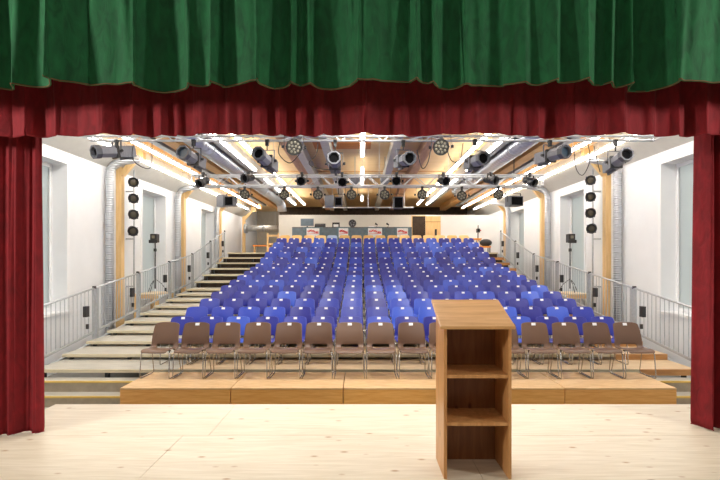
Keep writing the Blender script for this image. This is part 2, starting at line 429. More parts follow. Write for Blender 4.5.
# ------------------------------------------------------------------ lectern
t = thing('lectern', 'wooden lectern with sloping top and open shelves standing on the pale stage', 'lectern', (.80, 3.48, STAGE))
def L(x0, x1, y0, y1, z0, z1): return MB().box(x0-.80, x1-.80, y0-3.48, y1-3.48, z0-STAGE, z1-STAGE)
xl, xr, yf, yb, th = .570, 1.036, 3.30, 3.655, .022
def zt(y): return Zh(-.436 + (y-3.26)*(-.298+.436)/(3.645-3.26)) - .022
for x0, x1 in ((xl, xl+th), (xr-th, xr)):
    mb = MB(); v = [(x, y, z) for x in (x0, x1) for y, z in ((yf, STAGE), (yb, STAGE), (yb, zt(yb)), (yf, zt(yf)))]
    mb.add([(a-.80, b-3.48, c-STAGE) for a, b, c in v], [(0,1,2,3),(7,6,5,4),(0,4,5,1),(1,5,6,2),(2,6,7,3),(3,7,4,0)])
    mb.build('side_panel', M['lectern'], t, .003)
L(xl+th, xr-th, yb-.022, yb, STAGE, zt(yb)-.008).build('back_panel', M['lectern_shade'], t)
for h in (-.784, -1.112):
    L(xl+th, xr-th, yf+.004, yb-.022, Zh(h)-.024, Zh(h)).build('shelf', M['lectern'], t, .002)
mb = MB(); a, b = .535, 1.046
y0, y1 = 3.245, 3.66
mb.add([(p[0]-.80, p[1]-3.48, p[2]-STAGE) for p in [(a,y0,zt(y0)),(b,y0,zt(y0)),(b,y1,zt(y1)),(a,y1,zt(y1)),(a,y0,zt(y0)+.022),(b,y0,zt(y0)+.022),(b,y1,zt(y1)+.022),(a,y1,zt(y1)+.022)]],
       [(3,2,1,0),(4,5,6,7),(0,1,5,4),(1,2,6,5),(2,3,7,6),(3,0,4,7)])
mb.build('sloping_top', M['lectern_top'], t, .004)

# ------------------------------------------------------------------ tribune
NR = 16
rowY = [8.25+.8*i for i in range(NR+1)]
rowZ = [.685+.107*i for i in range(10)] + [.685+.107*9+.21*(i+1) for i in range(6)]
XS0, XS1 = -5.64, 5.78         # outer edges of the stairs
SX0, SX1 = -3.62, 4.80         # block of seats
TH = .055
for i in range(NR-1):
    y0, y1, z = rowY[i], rowY[i+1]+.12, rowZ[i]
    where = f'under the {ORD[i]} blue row' 
    t = thing('tribune_tier', f'long low seating tier {where}, {ORD[i]} tier up from the stage', 'platform', (0, y0, z-TH), 'tiers of the seating tribune')
    def D(x0, x1, a, b, z0, z1): return MB().box(x0, x1, a-y0, b-y0, z0, z1)
    D(XS0, SX0+(.0 if i else .45), y0+.03, y1, 0, TH).build('stair_deck', M['deck_grey'], t)
    D(SX0+(.0 if i else .45), SX1, y0+.03, y1, 0, TH).build('seat_deck', M['deck_wood'] if i < 2 or i % 3 == 0 else M['deck_grey'], t)
    D(SX1, XS1, y0+.03, y1, 0, TH).build('stair_deck', M['deck_wood'], t)
    D(XS0, SX1, y0, y0+.03, 0, TH).build('nosing', M['nose_grey'], t)
    D(SX1, XS1, y0, y0+.03, -.05, TH).build('nosing', M['nose_wood'], t)
    if i > 0:   # riser set back below the deck; upper ones coloured dark as the shaded gap
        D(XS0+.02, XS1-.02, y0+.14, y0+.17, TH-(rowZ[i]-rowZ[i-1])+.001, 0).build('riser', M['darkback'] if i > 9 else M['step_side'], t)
    for x in (-5.5, -4.4, 4.95, 5.6):
        mb = D(x-.03, x+.03, y0+.05, y0+.11, -(z-TH), 0) if i == 0 else D(x-.03, x+.03, y0+.05, y0+.11, TH-(rowZ[i]-rowZ[i-1])+.001, 0)
        mb.build('support_foot', M['black'], t)
# top landing
zt_ = rowZ[15]; y0 = rowY[15]
t = thing('top_landing', 'wide wooden top landing behind the last blue row', 'platform', (0, y0, zt_-TH))
MB().box(XS0, XS1, .03, YB-y0-3.0, 0, TH).build('deck', M['deck_wood'], t)
MB().box(XS0, XS1, 0, .03, 0, TH).build('nosing', M['nose_grey'], t)
MB().box(XS0, XS1, .13, .16, -.154, 0).build('riser', M['darkback'], t)  # dark colour for the shade in the gap under the landing
for x in (-5.5, -2, 2, 5.5): MB().box(x-.05, x+.05, 6.0, 6.1, -(zt_-TH), 0).build('support_foot', M['black'], t)
# lower stairs at both sides of the wooden boxes
for side, x0, x1, lab in (('left', XS0, -3.66, 'wide grey flight of three low steps beside the first wooden box'), ('right', 4.78, XS1, 'narrow flight of three low steps beside the last wooden box')):
    t = thing('lower_steps', lab, 'steps', (0, 8.2, 0))
    for j, (y, z) in enumerate(((7.99, .55), (7.73, .37), (7.46, .19))):
        MB().box(x0, x1, y-8.2+.03, .04 if j == 0 else (y+.28-8.2), 0, z).build('tread', M['deck_grey'] if j else M['deck_grey'], t)
        MB().box(x0, x1, y-8.2, y-8.2+.03, z-.03, z).build('nosing', M['nose_yellow'], t)
        MB().box(x0, x1, y-8.2+.006, y-8.2+.03, 0, z-.03).build('riser', M['step_side'], t)
# five wooden boxes in front of the tribune
BX = [-3.575, -1.93, -.265, 1.385, 3.02, 4.68]; BZ = .668
for i in range(5):
    x0, x1 = BX[i]+.006, BX[i+1]-.006; cx = (x0+x1)/2
    t = thing('wooden_box', f'low orange wooden box platform under the brown chairs, {ORD[i]} of five from the wide stairs', 'platform', (cx, 7.6, 0), 'wooden boxes under the brown chairs')
    MB().box(x0-cx, x1-cx, -.495, .52, BZ-.022, BZ).build('top_board', M['boxtop'], t, .003)
    MB().box(x0-cx, x1-cx, -.49, -.468, 0, BZ-.023).build('front_board', M['boxfront'], t)
    for s in (x0-cx, x1-cx-.02): MB().box(s, s+.02, -.467, .515, 0, BZ-.023).build('side_board', M['boxfront'], t)

# ------------------------------------------------------------------ chairs
def chair_shell(m):
    path = [(-.268,.400),(-.256,.426),(-.20,.438),(-.09,.431),(.01,.418),(.065,.417),(.108,.427),(.146,.476),(.154,.53),(.166,.595),(.196,.68),(.235,.768),(.251,.812),(.255,.822)]
    hw =   [.192,.214,.230,.236,.238,.238,.236,.234,.233,.230,.224,.218,.210,.192]
    nu = 10; vs = []; fs = []
    for i, (y, z) in enumerate(path):
        b = max(0, min(1, (i-5)/3))            # 0 seat .. 1 back
        for k in range(nu+1):
            u = -1+2*k/nu
            vs.append((hw[i]*u, y - b*.028*u*u - (1-b)*.012*u*u*(1 if i < 2 else 0), z + (1-b)*.016*u*u - (1-b)*(.012*abs(u)**4 if i < 2 else 0) - (.018*abs(u)**5 if i >= 12 else 0)))
    for i in range(len(path)-1):
        for k in range(nu):
            if i == 6 and 2 <= k <= nu-3: continue      # the hand slot between seat and back
            a = i*(nu+1)+k; fs.append((a, a+1, a+nu+2, a+nu+1))
    mb = MB(); mb.add(vs, fs, True)
    o = mb.build('seat_shell', m)
    s = o.modifiers.new('s', 'SOLIDIFY'); s.thickness = .011; s.offset = 0
    d = o.modifiers.new('d', 'SUBSURF'); d.levels = 1; d.render_levels = 1
    bake(o)
    for p in o.data.polygons: p.use_smooth = True
    return o
def make_chair(m, name):
    t = thing(name, '', 'chair')
    sh = chair_shell(m); sh.parent = t
    for s in (-1, 1):
        pts = [(s*.17,-.05,.415),(s*.205,-.14,.415),(s*.228,-.19,.40),(s*.234,-.205,.37),(s*.238,-.235,.06),(s*.239,-.23,.018),(s*.239,-.20,.0095),(s*.239,.0,.0095),(s*.239,.17,.0095),(s*.239,.205,.02),(s*.236,.205,.05),(s*.222,.12,.37),(s*.21,.10,.40),(s*.17,.06,.41)]
        MB().poly(pts, .0088, 6).build('sled_leg', M['chrome'], t)
    MB().bar((-.2, -.08, .412), (.2, -.08, .412), .03, .012).build('crossbar', M['chrome'], t)
    Mx = Matrix.Translation((0, .2405, .787)) @ Matrix.Rotation(math.radians(-20), 4, 'X')
    MB(Mx).box(-.034, .034, -.0105, -.0075, -.021, .021).build('number_tag', M['tag'], sh)
    return t
protos = {'brown': make_chair(M['brown'], 'brown_chair'), 'blue': make_chair(M['blue'], 'blue_chair'), 'wood': make_chair(M['palewood'], 'wooden_chair'), 'pale': make_chair(M['paleblue'], 'pale_blue_chair')}
used = set()
def place_chair(kind, x, y, z, rz, label, group, skip=()):
    p = protos[kind]
    if kind not in used and not skip: used.add(kind); o = p
    else: o = copy_tree(p, None, skip)
    o.location = (x, y, z); o.rotation_euler = (0, 0, rz); o['label'] = label
    if kind == 'brown': o.scale = (1, 1, 1.035)
    if kind in ('wood', 'pale'): o.scale = (1, 1, .95)
    if group: o['group'] = group
NCOL = 16
def colx(j): return -3.345 + .5255*j
rj = random.Random(3)
# blue rows first so each prototype is used once
for i in range(15):
    for j in range(NCOL):
        x = colx(j) + rj.uniform(-.009, .009); rz = rj.uniform(-.03, .03)
        y = rowY[i] + .562 + rj.gauss(0, .008)
        sk = ('number_tag',) if (i, j) == (1, 0) else ()
        lab = f'blue plastic chair in the {ORD[i]} blue row up, {ORD[j]} seat from the wide stairs'
        place_chair('blue', x, y, rowZ[i], rz, lab, 'blue chairs of the tribune', sk)
order = list(range(1, NCOL)) + [0]
for j in order:
    x = -3.27 + .5144*j + rj.uniform(-.004, .004)
    sk = ('number_tag',) if j == 0 else ()
    lab = ('brown plastic chair without a number tag, first seat from the wide stairs' if j == 0 else
           f'brown plastic chair with chrome legs on wooden boxes, {ORD[j]} seat from the wide stairs')
    place_chair('brown', x, 7.86, BZ, rj.uniform(-.02, .02) + (-.05 if j == 0 else 0), lab, 'brown chairs of the front row', sk)
for j in range(NCOL):
    x = colx(j) + rj.uniform(-.01, .01)
    if j == 4:
        place_chair('pale', x, 20.95, rowZ[15], .1, 'pale blue chair among the light wooden chairs of the last row', None, ('number_tag',))
    else:
        place_chair('wood', x, 20.95, rowZ[15], rj.uniform(-.02, .02), f'light wooden chair in the last row, {ORD[j]} place from the wide stairs', 'light wooden chairs of the last row', ('number_tag',))
for kk in ('pale', 'wood'):        # unused originals
    if kk not in used:
        for c in list(protos[kk].children_recursive): bpy.data.objects.remove(c)
        bpy.data.objects.remove(protos[kk])

# ------------------------------------------------------------------ railings
def line_z(y):
    z = .70 + .13375*(y-8.25) if y < 16.25 else .70+.13375*8 + .2625*(y-16.25)
    return z
def rail_panel(x, ya, yb, side, idx, last=False):
    s = -1 if side == 'left' else 1
    stairs = 'wide' if s < 0 else 'narrow'
    t = thing('stair_railing', f'grey steel railing panel of upright bars along the {stairs} stairs, {ORD[idx]} from the stage', 'railing', (x, ya, line_z(ya)), f'railing panels of the {stairs} stairs')
    z0 = line_z(ya)
    def q(y, h): return (0, y-ya, line_z(y)-z0+h)
    RT = 1.0
    MB().tube(q(ya+.02, RT), q(yb-.02, RT), .021, 10).build('top_rail', M['galv'], t)
    MB().bar(q(ya+.06, .07), q(yb-.06, .07), .03, .045).build('bottom_rail', M['galv'], t)
    for y in (ya+.06, yb-.06):
        a = q(y, -.25); b = q(y, RT-.0)
        MB().bar(a, b, .045, .045).build('post', M['galv'], t)
    n = int((yb-ya-.24)/.135)
    for k in range(n+1):
        y = ya+.12+(yb-ya-.24)*k/n
        MB().tube(q(y, .08), q(y, RT-.01), .0075, 6).build('baluster', M['galv'], t)
    a = q(yb-.0, RT)
    MB().box(-.022, .022, a[1]-.08, a[1]-.003, a[2]-.025, a[2]+.04).build('rail_joint', M['black'], t)
    a = q(yb-.38, .60)
    MB().box(-.035*1-.02*s, .035-.02*s, a[1]-.06, a[1]+.06, a[2]-.13, a[2]+.09).build('clip_box', M['black'], t)
    a = q(yb-.30, .25)
    MB().box(-.025, .025, a[1]-.02, a[1]+.02, a[2]-.05, a[2]+.05).build('hook', M['black'], t)
    return t
RY = [8.3, 10.3, 12.3, 14.3, 16.25, 18.2, 20.1]
for side, x in (('left', -5.70), ('right', 5.84)):
    for i in range(6): rail_panel(x, RY[i], RY[i+1], side, i)
# side stringers of the tribune, carrying the railings
for i, x in enumerate((-5.70, 5.84)):
    mb = MB()
    w = .035
    for a, b in ((8.25, 16.25), (16.25, 20.3)):
        mb.hexa([(x-w, a, line_z(a)-.2), (x+w, a, line_z(a)-.2), (x+w, b, line_z(b)-.2), (x-w, b, line_z(b)-.2),
                 (x-w, a, line_z(a)-.12), (x+w, a, line_z(a)-.12), (x+w, b, line_z(b)-.12), (x-w, b, line_z(b)-.12)])
    for y in (8.4, 11, 14, 17, 20): mb.box(x-w, x+w, y-.04, y+.04, 0, line_z(y)-.19)
    struct('stair_stringer', mb, M['galv'])

# ------------------------------------------------------------------ trusses
def truss(label, x0, x1, y0, y1, z0, z1, step):
    t = thing('lighting_truss', label, 'truss', ((x0+x1)/2, (y0+y1)/2, z0), 'aluminium lighting trusses')
    cx, cy = (x0+x1)/2, (y0+y1)/2
    def q(x, y, z): return (x-cx, y-cy, z-z0)
    for y in (y0, y1):
        for z in (z0, z1):
            MB().tube(q(x0, y, z), q(x1, y, z), .025, 10).build('chord', M['alu'], t)
    mb = MB(); n = int((x1-x0)/step)
    for k in range(n):
        a = x0+(x1-x0)*k/n; b = x0+(x1-x0)*(k+1)/n
        if k % 2: a, b = b, a
        for y in (y0, y1): mb.tube(q(a, y, z0), q(b, y, z1), .010, 6)
        for z in (z0, z1): mb.tube(q(a, y0, z), q(b, y1, z), .010, 6)
    mb.build('lacing', M['alu'], t)
    for x in (x0+.02, x1-.02):
        mb = MB()
        for y in (y0, y1): mb.tube(q(x, y, z0), q(x, y, z1), .016, 6)
        for z in (z0, z1): mb.tube(q(x, y0, z), q(x, y1, z), .016, 6)
        mb.build('end_frame', M['alu'], t)
    for x in (-2.4, .5, 2.4):
        MB().tube(q(x, cy, z1), q(x, cy, ZC+.01), .006, 6).build('hanger', M['galv'], t)
        MB().bar(q(x, y0, z1+.02), q(x, y1, z1+.02), .05, .03).build('hanger_plate', M['galv'], t)
    return t
T1 = dict(y0=9.3, y1=9.66, z0=Zh(2.42), z1=Zh(2.71)); T2 = dict(y0=13.05, y1=13.35, z0=Zh(2.05), z1=Zh(2.335))
truss('long aluminium truss right below the red valance, carrying the big profile spotlights', -5.45, 5.9, **T1, step=.42)
truss('shorter aluminium truss farther back, carrying the small black spotlights and round lamps', -4.62, 4.98, **T2, step=.32)
t = thing('lighting_bar', 'thin white lighting bar under the ceiling above the last blue rows', 'bar', (0, 20, Zh(2.23)))
MB().tube((-1.6, 0, 0), (2.2, 0, 0), .03, 8).build('pipe', M['alu'], t)
for x in (-1.2, .3, 1.8): MB().tube((x, 0, 0), (x, 0, ZC-Zh(2.23)+.01), .012, 6).build('hanger', M['alu'], t)

# ------------------------------------------------------------------ spotlights
def frame(d):
    d = Vector(d).normalized()                 # lamp looks along d; local -Y is forward
    yb = -d; x = yb.cross(Vector((0,0,1))).normalized(); z = x.cross(yb)
    return Matrix((x, yb, z)).transposed().to_4x4()
def at(px, py, y): return Vector(((px-361)*y/F, y, Zh((261-py)*y/F)))
def yoke(t, R, hw, top, drop, m, back=0):
    x = R.to_3x3() @ Vector((1,0,0)); f = R.to_3x3() @ Vector((0,1,0)); o = f*back
    mb = MB(); z = Vector((0,0,1))
    mb.bar(o-x*hw-z*.05, o-x*hw+z*top, .035, .008, up=x); mb.bar(o+x*hw-z*.05, o+x*hw+z*top, .035, .008, up=x)
    mb.bar(o-x*hw*1.03+z*top, o+x*hw*1.03+z*top, .035, .008)
    mb.build('yoke', m, t)
    mb = MB(); mb.tube(o+z*top, o+z*(drop-.05), .012, 8); mb.bar(o+z*(drop-.06)-x*.03, o+z*(drop-.06)+x*.03, .05, .08); mb.bar(o+z*(drop+.0)-x*.035, o+z*(drop+.0)+x*.035, .06, .05)
    mb.build('hanging_clamp', M['black'], t)
    for s in (-1, 1): MB().tube(o+x*s*hw, o+x*s*(hw+.05), .028, 8).build('tilt_knob', M['black'], t)
def profile_spot(c, d, zt, label, lensmat='lens'):
    t = thing('profile_spotlight', label, 'spotlight', c, 'profile spotlights on the front truss')
    R = frame(d)
    mb = MB(R); n = 8
    mb.lathe([(.108, .06), (.118, .0), (.118, -.30), (.120, -.31)], 8)
    mb.build('barrel', M['midgrey'], t)
    mb = MB(R); a = .112
    mb.lathe([(.118, -.30), (.136, -.302), (.136, -.41), (.104, -.41), (.098, -.34)], 8)
    hd = mb.build('front_hood', M['darkgrey'], t)
    MB(R).disc(.098, -.34, 20).build('lens', M[lensmat], hd)
    mb = MB(R); mb.box(-.10, .10, .06, .40, -.115, .10); mb.box(-.06, .06, .40, .43, -.07, .06)
    for k in range(5): mb.box(-.106, .106, .12+.05*k, .135+.05*k, -.121, .106)
    mb.build('lamp_housing', M['midgrey'], t, .006)
    mb = MB(R); mb.box(-.115, .115, .0, .055, -.13, .115); mb.build('gate', M['black'], t, .006)
    mb = MB(R); mb.box(-.02, .02, .1, .38, -.165, -.12); mb.build('rear_handle', M['darkgrey'], t)
    yoke(t, R, .15, .21, zt-c[2], M['darkgrey'], .05)
    return t
zt1 = T1['z0']-.052
specs = [((94,152),(130,151.5),9.15,9.75,'lens'), ((182.5,152),(204,166),9.0,9.9,'lens_blue'), ((258,153),(276,169),9.0,9.9,'lens'), ((334,157.5),(336,168),9.05,9.85,'lens'),
         ((410,158),(401,161.5),9.1,9.7,'lens'), ((484,158),(468,164),9.0,9.8,'lens'), ((566,151.5),(542,158),9.1,9.75,'lens_blue'), ((627,154),(607,168),9.0,9.8,'lens')]
for i, (a, b, ya, yb_, lm) in enumerate(specs):
    pa, pb = at(*a, ya), at(*b, yb_)
    d = (pa-pb).normalized(); c = pa - d*.40
    profile_spot(c, d, zt1, f'big grey profile spotlight on the front truss, {ORD[i]} from the wide-stair side', lm)
def led_par(c, d, r, zt, lenses, label, group):
    t = thing('led_par', label, 'stage light', c, group); R = frame(d)
    MB(R).lathe([(.0, .13), (r*.62, .13), (r*.8, .1), (r*.95, .02), (r, -.03), (r, -.06), (r*.93, -.06), (r*.92, -.045), (0, -.045)], 20).build('body', M['black'], t)
    fp = MB(R).disc(r*.92, -.047, 20).build('face_plate', M['ledface'], t)
    for (x, z, q) in lenses:
        mb = MB(R); mb.ball((x*r, -.047, z*r), q*r, 10, .35); mb.build('led_lens', M['ledlens'], fp)
    mb = MB(R)
    for k in range(10): 
        a = 2*PI*k/10; mb.box(r*.98*math.cos(a)-.008, r*.98*math.cos(a)+.008, -.02, .06, r*.98*math.sin(a)-.008, r*.98*math.sin(a)+.008)
    mb.build('cooling_fin', M['black'], t)
    yoke(t, R, r+.03, r+.05, zt-c[2], M['black'])
ring12 = [(.62*math.cos(2*PI*k/9), .62*math.sin(2*PI*k/9), .17) for k in range(9)] + [(.25*math.cos(2*PI*k/3+.5), .25*math.sin(2*PI*k/3+.5), .17) for k in range(3)]
ring7 = [(.56*math.cos(2*PI*k/6+.3), .56*math.sin(2*PI*k/6+.3), .24) for k in range(6)] + [(0, 0, .24)]
for i, (px, py) in enumerate(((294.5, 148), (440.5, 148))):
    c = at(px, py, 9.3); c.y = 9.22
    led_par(c, (-c.x*.15, -1, -.35), .155, zt1, ring12, 'round black LED lamp with twelve lenses on the front truss, ' + ('above the front gap in the third and fourth spotlights' if 0 else ('nearer the wide stairs' if i == 0 else 'nearer the narrow stairs')), 'large round LED lamps')
zt2 = T2['z0']-.052
for i, px in enumerate((245, 284.5, 318, 351.5, 384.5, 422, 461.5, 498)):
    c = at(px, 194.8 if px != 461.5 else 196, 13.1); c.y = 13.05
    led_par(c, (-c.x*.1, -1, -.25), .135, zt2, ring7, f'small round black LED lamp hanging below the second truss, {ORD[i]} from the wide-stair side', 'small round LED lamps')
def fresnel(c, d, zt, label, group, r=.10, boom=None):
    t = thing('fresnel_lamp', label, 'spotlight', c, group); R = frame(d)
    MB(R).lathe([(0, .2), (r*.75, .2), (r*.9, .16), (r*.95, -.06), (r*1.12, -.08), (r*1.12, -.17), (r*.98, -.17), (r*.9, -.1), (r*.6, -.1)], 18).build('body', M['black'] if r < .12 else M['black'], t)
    MB(R).ball((0, -.105, 0), r*(.93 if boom is None else .74), 16, .3).build('lens', M['lens' if boom is None else 'lens_warm'], t)
    for k in range(4):
        mb = MB(R); a = PI/4+PI/2*k; mb.box(r*1.12*math.cos(a)-.018, r*1.12*math.cos(a)+.018, -.17, -.15, r*1.12*math.sin(a)-.018, r*1.12*math.sin(a)+.018); mb.build('colour_frame_clip', M['darkgrey'], t)
    if boom is None:
        yoke(t, R, r+.03, .16, zt-c[2], M['black'])
        MB().bar((0, 0, zt-c[2]), (0, 13.05-.028-c[1], zt-c[2]), .03, .03).build('hanging_arm', M['black'], t)
    else:
        mb = MB(); b = Vector(boom)-Vector(c); mb.bar((0, .06, 0), (b.x, b.y-.05, 0), .03, .03); mb.build('yoke', M['black'], t)
        mb = MB(); mb.box(b.x-.045, b.x+.045, b.y-.075, b.y-.026, -.035, .035); mb.build('clamp', M['black'], t)
fs = [(203,182,(-.45,-1,-.5)), (248,178,(-.5,-1,-.25)), (302,181,(-.1,-1,-.2)), (342,182,(.12,-1,-.2)), (396.5,181,(-.1,-1,-.15)), (443.5,181,(.3,-1,-.2)), (491,180,(.75,-1,-.3)), (530,181.5,(.6,-1,-.45))]
for i, (px, py, d) in enumerate(fs):
    c = at(px, py, 12.72)
    fresnel(c, d, T2['z1']-.01, f'small black can spotlight clamped to the second truss, {ORD[i]} from the wide-stair side', 'can spotlights on the second truss', .105)
# floods / boxes below the second truss and beyond
def flood(c, w, h, dep, yaw, zt, label, cat='floodlight', dual=False, front='lens'):
    t = thing('flood_light', label, cat, c, None); R = Matrix.Rotation(yaw, 4, 'Z')
    MB(R).box(-w/2, w/2, -dep/2, dep/2, -h/2, h/2).build('housing', M['darkgrey'], t, .01)
    MB(R).box(-w/2+.03, w/2-.03, -dep/2-.012, -dep/2+.002, -h/2+.03, h/2-.03).build('front_glass', M[front], t)
    mb = MB(R)
    for s in (-1, 1): mb.bar((s*(w/2+.012), 0, -.02), (s*(w/2+.012), 0, h/2+.1), .04, .008, up=(1,0,0))
    mb.bar((-w/2-.015, 0, h/2+.1), (w/2+.015, 0, h/2+.1), .04, .01); mb.tube((0, 0, h/2+.1), (0, 0, zt-c[2]), .012, 8)
    mb.build('hanging_bracket', M['black'], t)
    if dual:
        mb = MB(R); mb.box(-w/2-.3, -w/2-.03, -dep/2-.03, dep/2, -h/2-.02, h/2+.06); mb.build('ballast_box', M['midgrey'], t, .008)
    return t
def att(px, py, y): return tuple(at(px, py, y))
flood(att(231, 201.5, 17), .34, .34, .3, -.25, ZC, 'dark floodlight with a grey box beside it, hanging near the wide stair wall', dual=True)
flood(att(338.5, 202, 15), .24, .28, .25, .0, ZC, 'small floodlight with a grey box beside it, hanging behind the second truss', dual=True)
flood(att(398, 203, 15), .3, .36, .3, .05, ZC, 'single dark floodlight hanging behind the second truss, middle of the hall')
flood(att(514, 201.5, 14.6), .42, .3, .34, .25, ZC, 'boxy black floodlight hanging near the narrow stair wall')
for px, py, lab in ((385, 180, 'nearer the narrow stairs'), (355, 180, 'over the middle of the seats')):
    c = at(px, py, 15.2); t = thing('ceiling_loudspeaker', f'small grey rounded loudspeaker under the ceiling {lab}', 'loudspeaker', c)
    MB().ball((0, 0, 0), .16, 14, .8).build('body', M['midgrey'], t); MB().tube((0, 0, .1), (0, 0, ZC-c.z), .012, 6).build('hanger', M['galv'], t)
# vertical booms with four lanterns at each side
for side, s, pxs in (('wide', -1, ((133,182),(133,198),(133,214),(132.5,230.5))), ('narrow', 1, ((591,180),(591,196.5),(591,212.5),(592,228)))):
    xw = XL if s < 0 else XR
    bx, by = xw - s*.24, 14.15
    t = thing('lighting_boom', f'grey vertical lamp pole beside the first timber post on the {side} stair side', 'pole', (bx, by, 0))
    MB().tube((0, 0, 0), (0, 0, Zh(2.7)), .024, 10).build('pole', M['galv'], t)
    for z in (1.8, 3.2, 4.6): MB().box(0 if s > 0 else -.26, .26 if s > 0 else 0, -.02, .02, z-.02, z+.02).build('wall_bracket', M['galv'], t)
    for i, (px, py) in enumerate(pxs):
        c = at(px, py, 13.75)
        fresnel(c, (-s*.6, -1, -.25), 0, f'black round spotlight on the lamp pole of the {side} stair side, {ORD[i]} from the top', f'spotlights on the {side} stair pole', .125, (bx, by, c.z))
# cables looping from the front truss
def cable(pts, label, r=.008):
    P = [Vector(p) for p in pts]; out = []
    for i in range(len(P)-1):
        p0 = P[max(i-1, 0)]; p1 = P[i]; p2 = P[i+1]; p3 = P[min(i+2, len(P)-1)]
        for k in range(7):
            u = k/7; out.append(.5*((2*p1)+(p2-p0)*u+(2*p0-5*p1+4*p2-p3)*u*u+(3*p1-p0-3*p2+p3)*u**3))
    out.append(P[-1]); o = MB().poly(out, r, 6).build('power_cord', M['cable']); tag(o, label, 'cable', 'black cables of the spotlights')
cab = [([(134,141),(133,160),(150,168),(152,143)], 'first cable loop hanging behind the first profile spotlight'),
       ([(280,142),(279,154),(290,163),(301,152)], 'cable loop hanging below the first large round LED lamp'),
       ([(318,142),(316,155),(309,163),(316,168),(330,170)], 'cable hanging slack between the large round lamp and the fourth profile spotlight'),
       ([(432,142),(428,162),(422,168),(417,150)], 'cable drooping beside the second large round LED lamp, toward the fifth profile spotlight'),
       ([(447,150),(452,161),(460,160),(463,143)], 'cable loop beside the second large round LED lamp'),
       ([(574,146),(576,168),(583,175),(590,160),(588,144)], 'long cable loop near the seventh profile spotlight'),
       ([(594,146),(597,160),(600,172)], 'cable running to the top lamp of the narrow-stair pole')]
for pts, lab in cab: cable([tuple(at(x, y, 9.55)) for x, y in pts[:]], lab)

# ------------------------------------------------------------------ ceiling lights
names = {-6.22: 'row nearest the wide stair wall', -5.58: 'second row from the wide stair wall', -3.40: 'third row from the wide stair wall', -2.92: 'fourth row from the wide stair wall', .04: 'middle row of the ceiling',
         2.92: 'fourth row from the narrow stair wall', 3.40: 'third row from the narrow stair wall', 5.58: 'second row from the narrow stair wall', 6.22: 'row nearest the narrow stair wall'}
def make_lum(ceil_h):
    t = thing('tube_light', '', 'ceiling light', (0, 0, 0), 'white tube lights')
    h = MB().box(-.06, .06, -.75, .75, .012, .06).build('housing', M['lamp_white'], t)
    MB().box(-.045, .045, -.735, .735, -.025, .012).build('diffuser', M['tube'], h)
    MB().box(-.05, .05, -.735, .735, .06, .066).build('upward_fill', M['tube_up'], h)  # glowing strip added on top to brighten the ceiling
    for y in (-.48, .48): MB().tube((0, y, .06), (0, y, ZC-Zh(ceil_h)+.005), .007, 6).build('hanger', M['galv'], t)
    return t
lums = {}
for x, nm in names.items():
    ax = abs(x); h = 2.85 if ax > 6 else 2.93 if ax > 5 else 2.92
    ylist = [10.0+1.56*q for q in range(11 if ax > 5 else 10)] if ax > 1 else [10.9, 12.6, 15.9, 17.4, 22.4]
    if 3 < ax < 4: ylist = [y for y in ylist if not (15.5 < y < 17.0)]
    for q, y in enumerate(ylist):
        if h in lums: o = copy_tree(lums[h])
        else: o = lums[h] = make_lum(h)
        o.location = (x, y, Zh(h)); o['label'] = f'white tube light, {ORD[q]} from the stage, {nm}'
# long ventilation ducts under the ceiling
for s, side, y1 in ((-1, 'wide', 24.0), (1, 'narrow', 20.5)):
    t = thing('ventilation_duct', f'thick silver ventilation duct under the ceiling on the {side} stair side', 'duct', (s*4.1, 5.2, Zh(3.02)))
    MB().tube((0, 0, 0), (0, y1-5.2, 0), .235, 24).build('pipe', M['duct_y'], t)
    if s < 0: MB().poly([(0, y1-5.2-.1, 0), (.0, y1-5.0, -.02), (.02, y1-4.85, -.08), (.06, y1-4.72, -.25), (.08, y1-4.7, -.5)], .23, 16).build('elbow', M['duct_y'], t)
    for y in (3.5, 7.5, 11.5, 14.8):
        MB().tube((0, y-.02, 0), (0, y+.02, 0), .25, 24).build('collar', M['galv'], t)
        for q in (-.2, .2): MB().tube((q, y, .18), (q, y, ZC-Zh(3.02)), .008, 6).build('hanger', M['galv'], t)

# ------------------------------------------------------------------ side tables with lamp stands
for side, s, px, py, lab in (('wide', -1, 155, 292.5, 0), ('narrow', 1, 573, 292.5, 0)):
    y = 14.6; x = s*6.28 + (.0 if s < 0 else .1); zt_ = Zh(-.96)
    t = thing('side_table', f'high light wooden table between the railing and the wall on the {side} stair side', 'table', (x, y, 0), 'side tables behind the railings')
    MB().box(-.35, .35, -.6, .6, zt_-.04, zt_).build('table_top', M['palewood_top'], t, .004)
    for a in (-.31, .31):
        for b in (-.55, .55): MB().box(a-.04, a+.04, b-.04, b+.04, 0, zt_-.05).build('leg', M['timber'], t)
    MB().box(-.27, .27, -.56, -.53, zt_-.14, zt_-.04).build('apron', M['timber'], t)
    t = thing('lamp_stand', f'black tripod stand with a black lamp head on the {side} stair side table', 'lamp stand', (x-s*.02, y, zt_), 'lamp stands on the side tables')
    MB().tube((0, 0, .12), (0, 0, 1.52), .02, 8).build('pole', M['black'], t)
    for k in range(3):
        a = 2*PI*k/3+.5; mb = MB(); mb.poly([(0, 0, .42), (.19*math.cos(a), .19*math.sin(a), .26), (.34*math.cos(a), .34*math.sin(a), .012)], .011, 6); mb.build('leg', M['black'], t)
    MB().box(-.03, .03, -.04, .04, 1.25, 1.34).build('clamp_knob', M['black'], t)
    mb = MB(); mb.box(-.1, .1, -.14, .08, 1.52, 1.78); mb.box(-.13, .13, -.17, -.14, 1.5, 1.6); mb.build('lamp_head', M['black'], t, .015)
    MB().box(-.045, .045, -.146, -.138, 1.64, 1.73).build('lens', M['ledlens'], t)

# ------------------------------------------------------------------ back of the hall
LZ = rowZ[15]
def rp(px, py, y): return at(px, py, y)
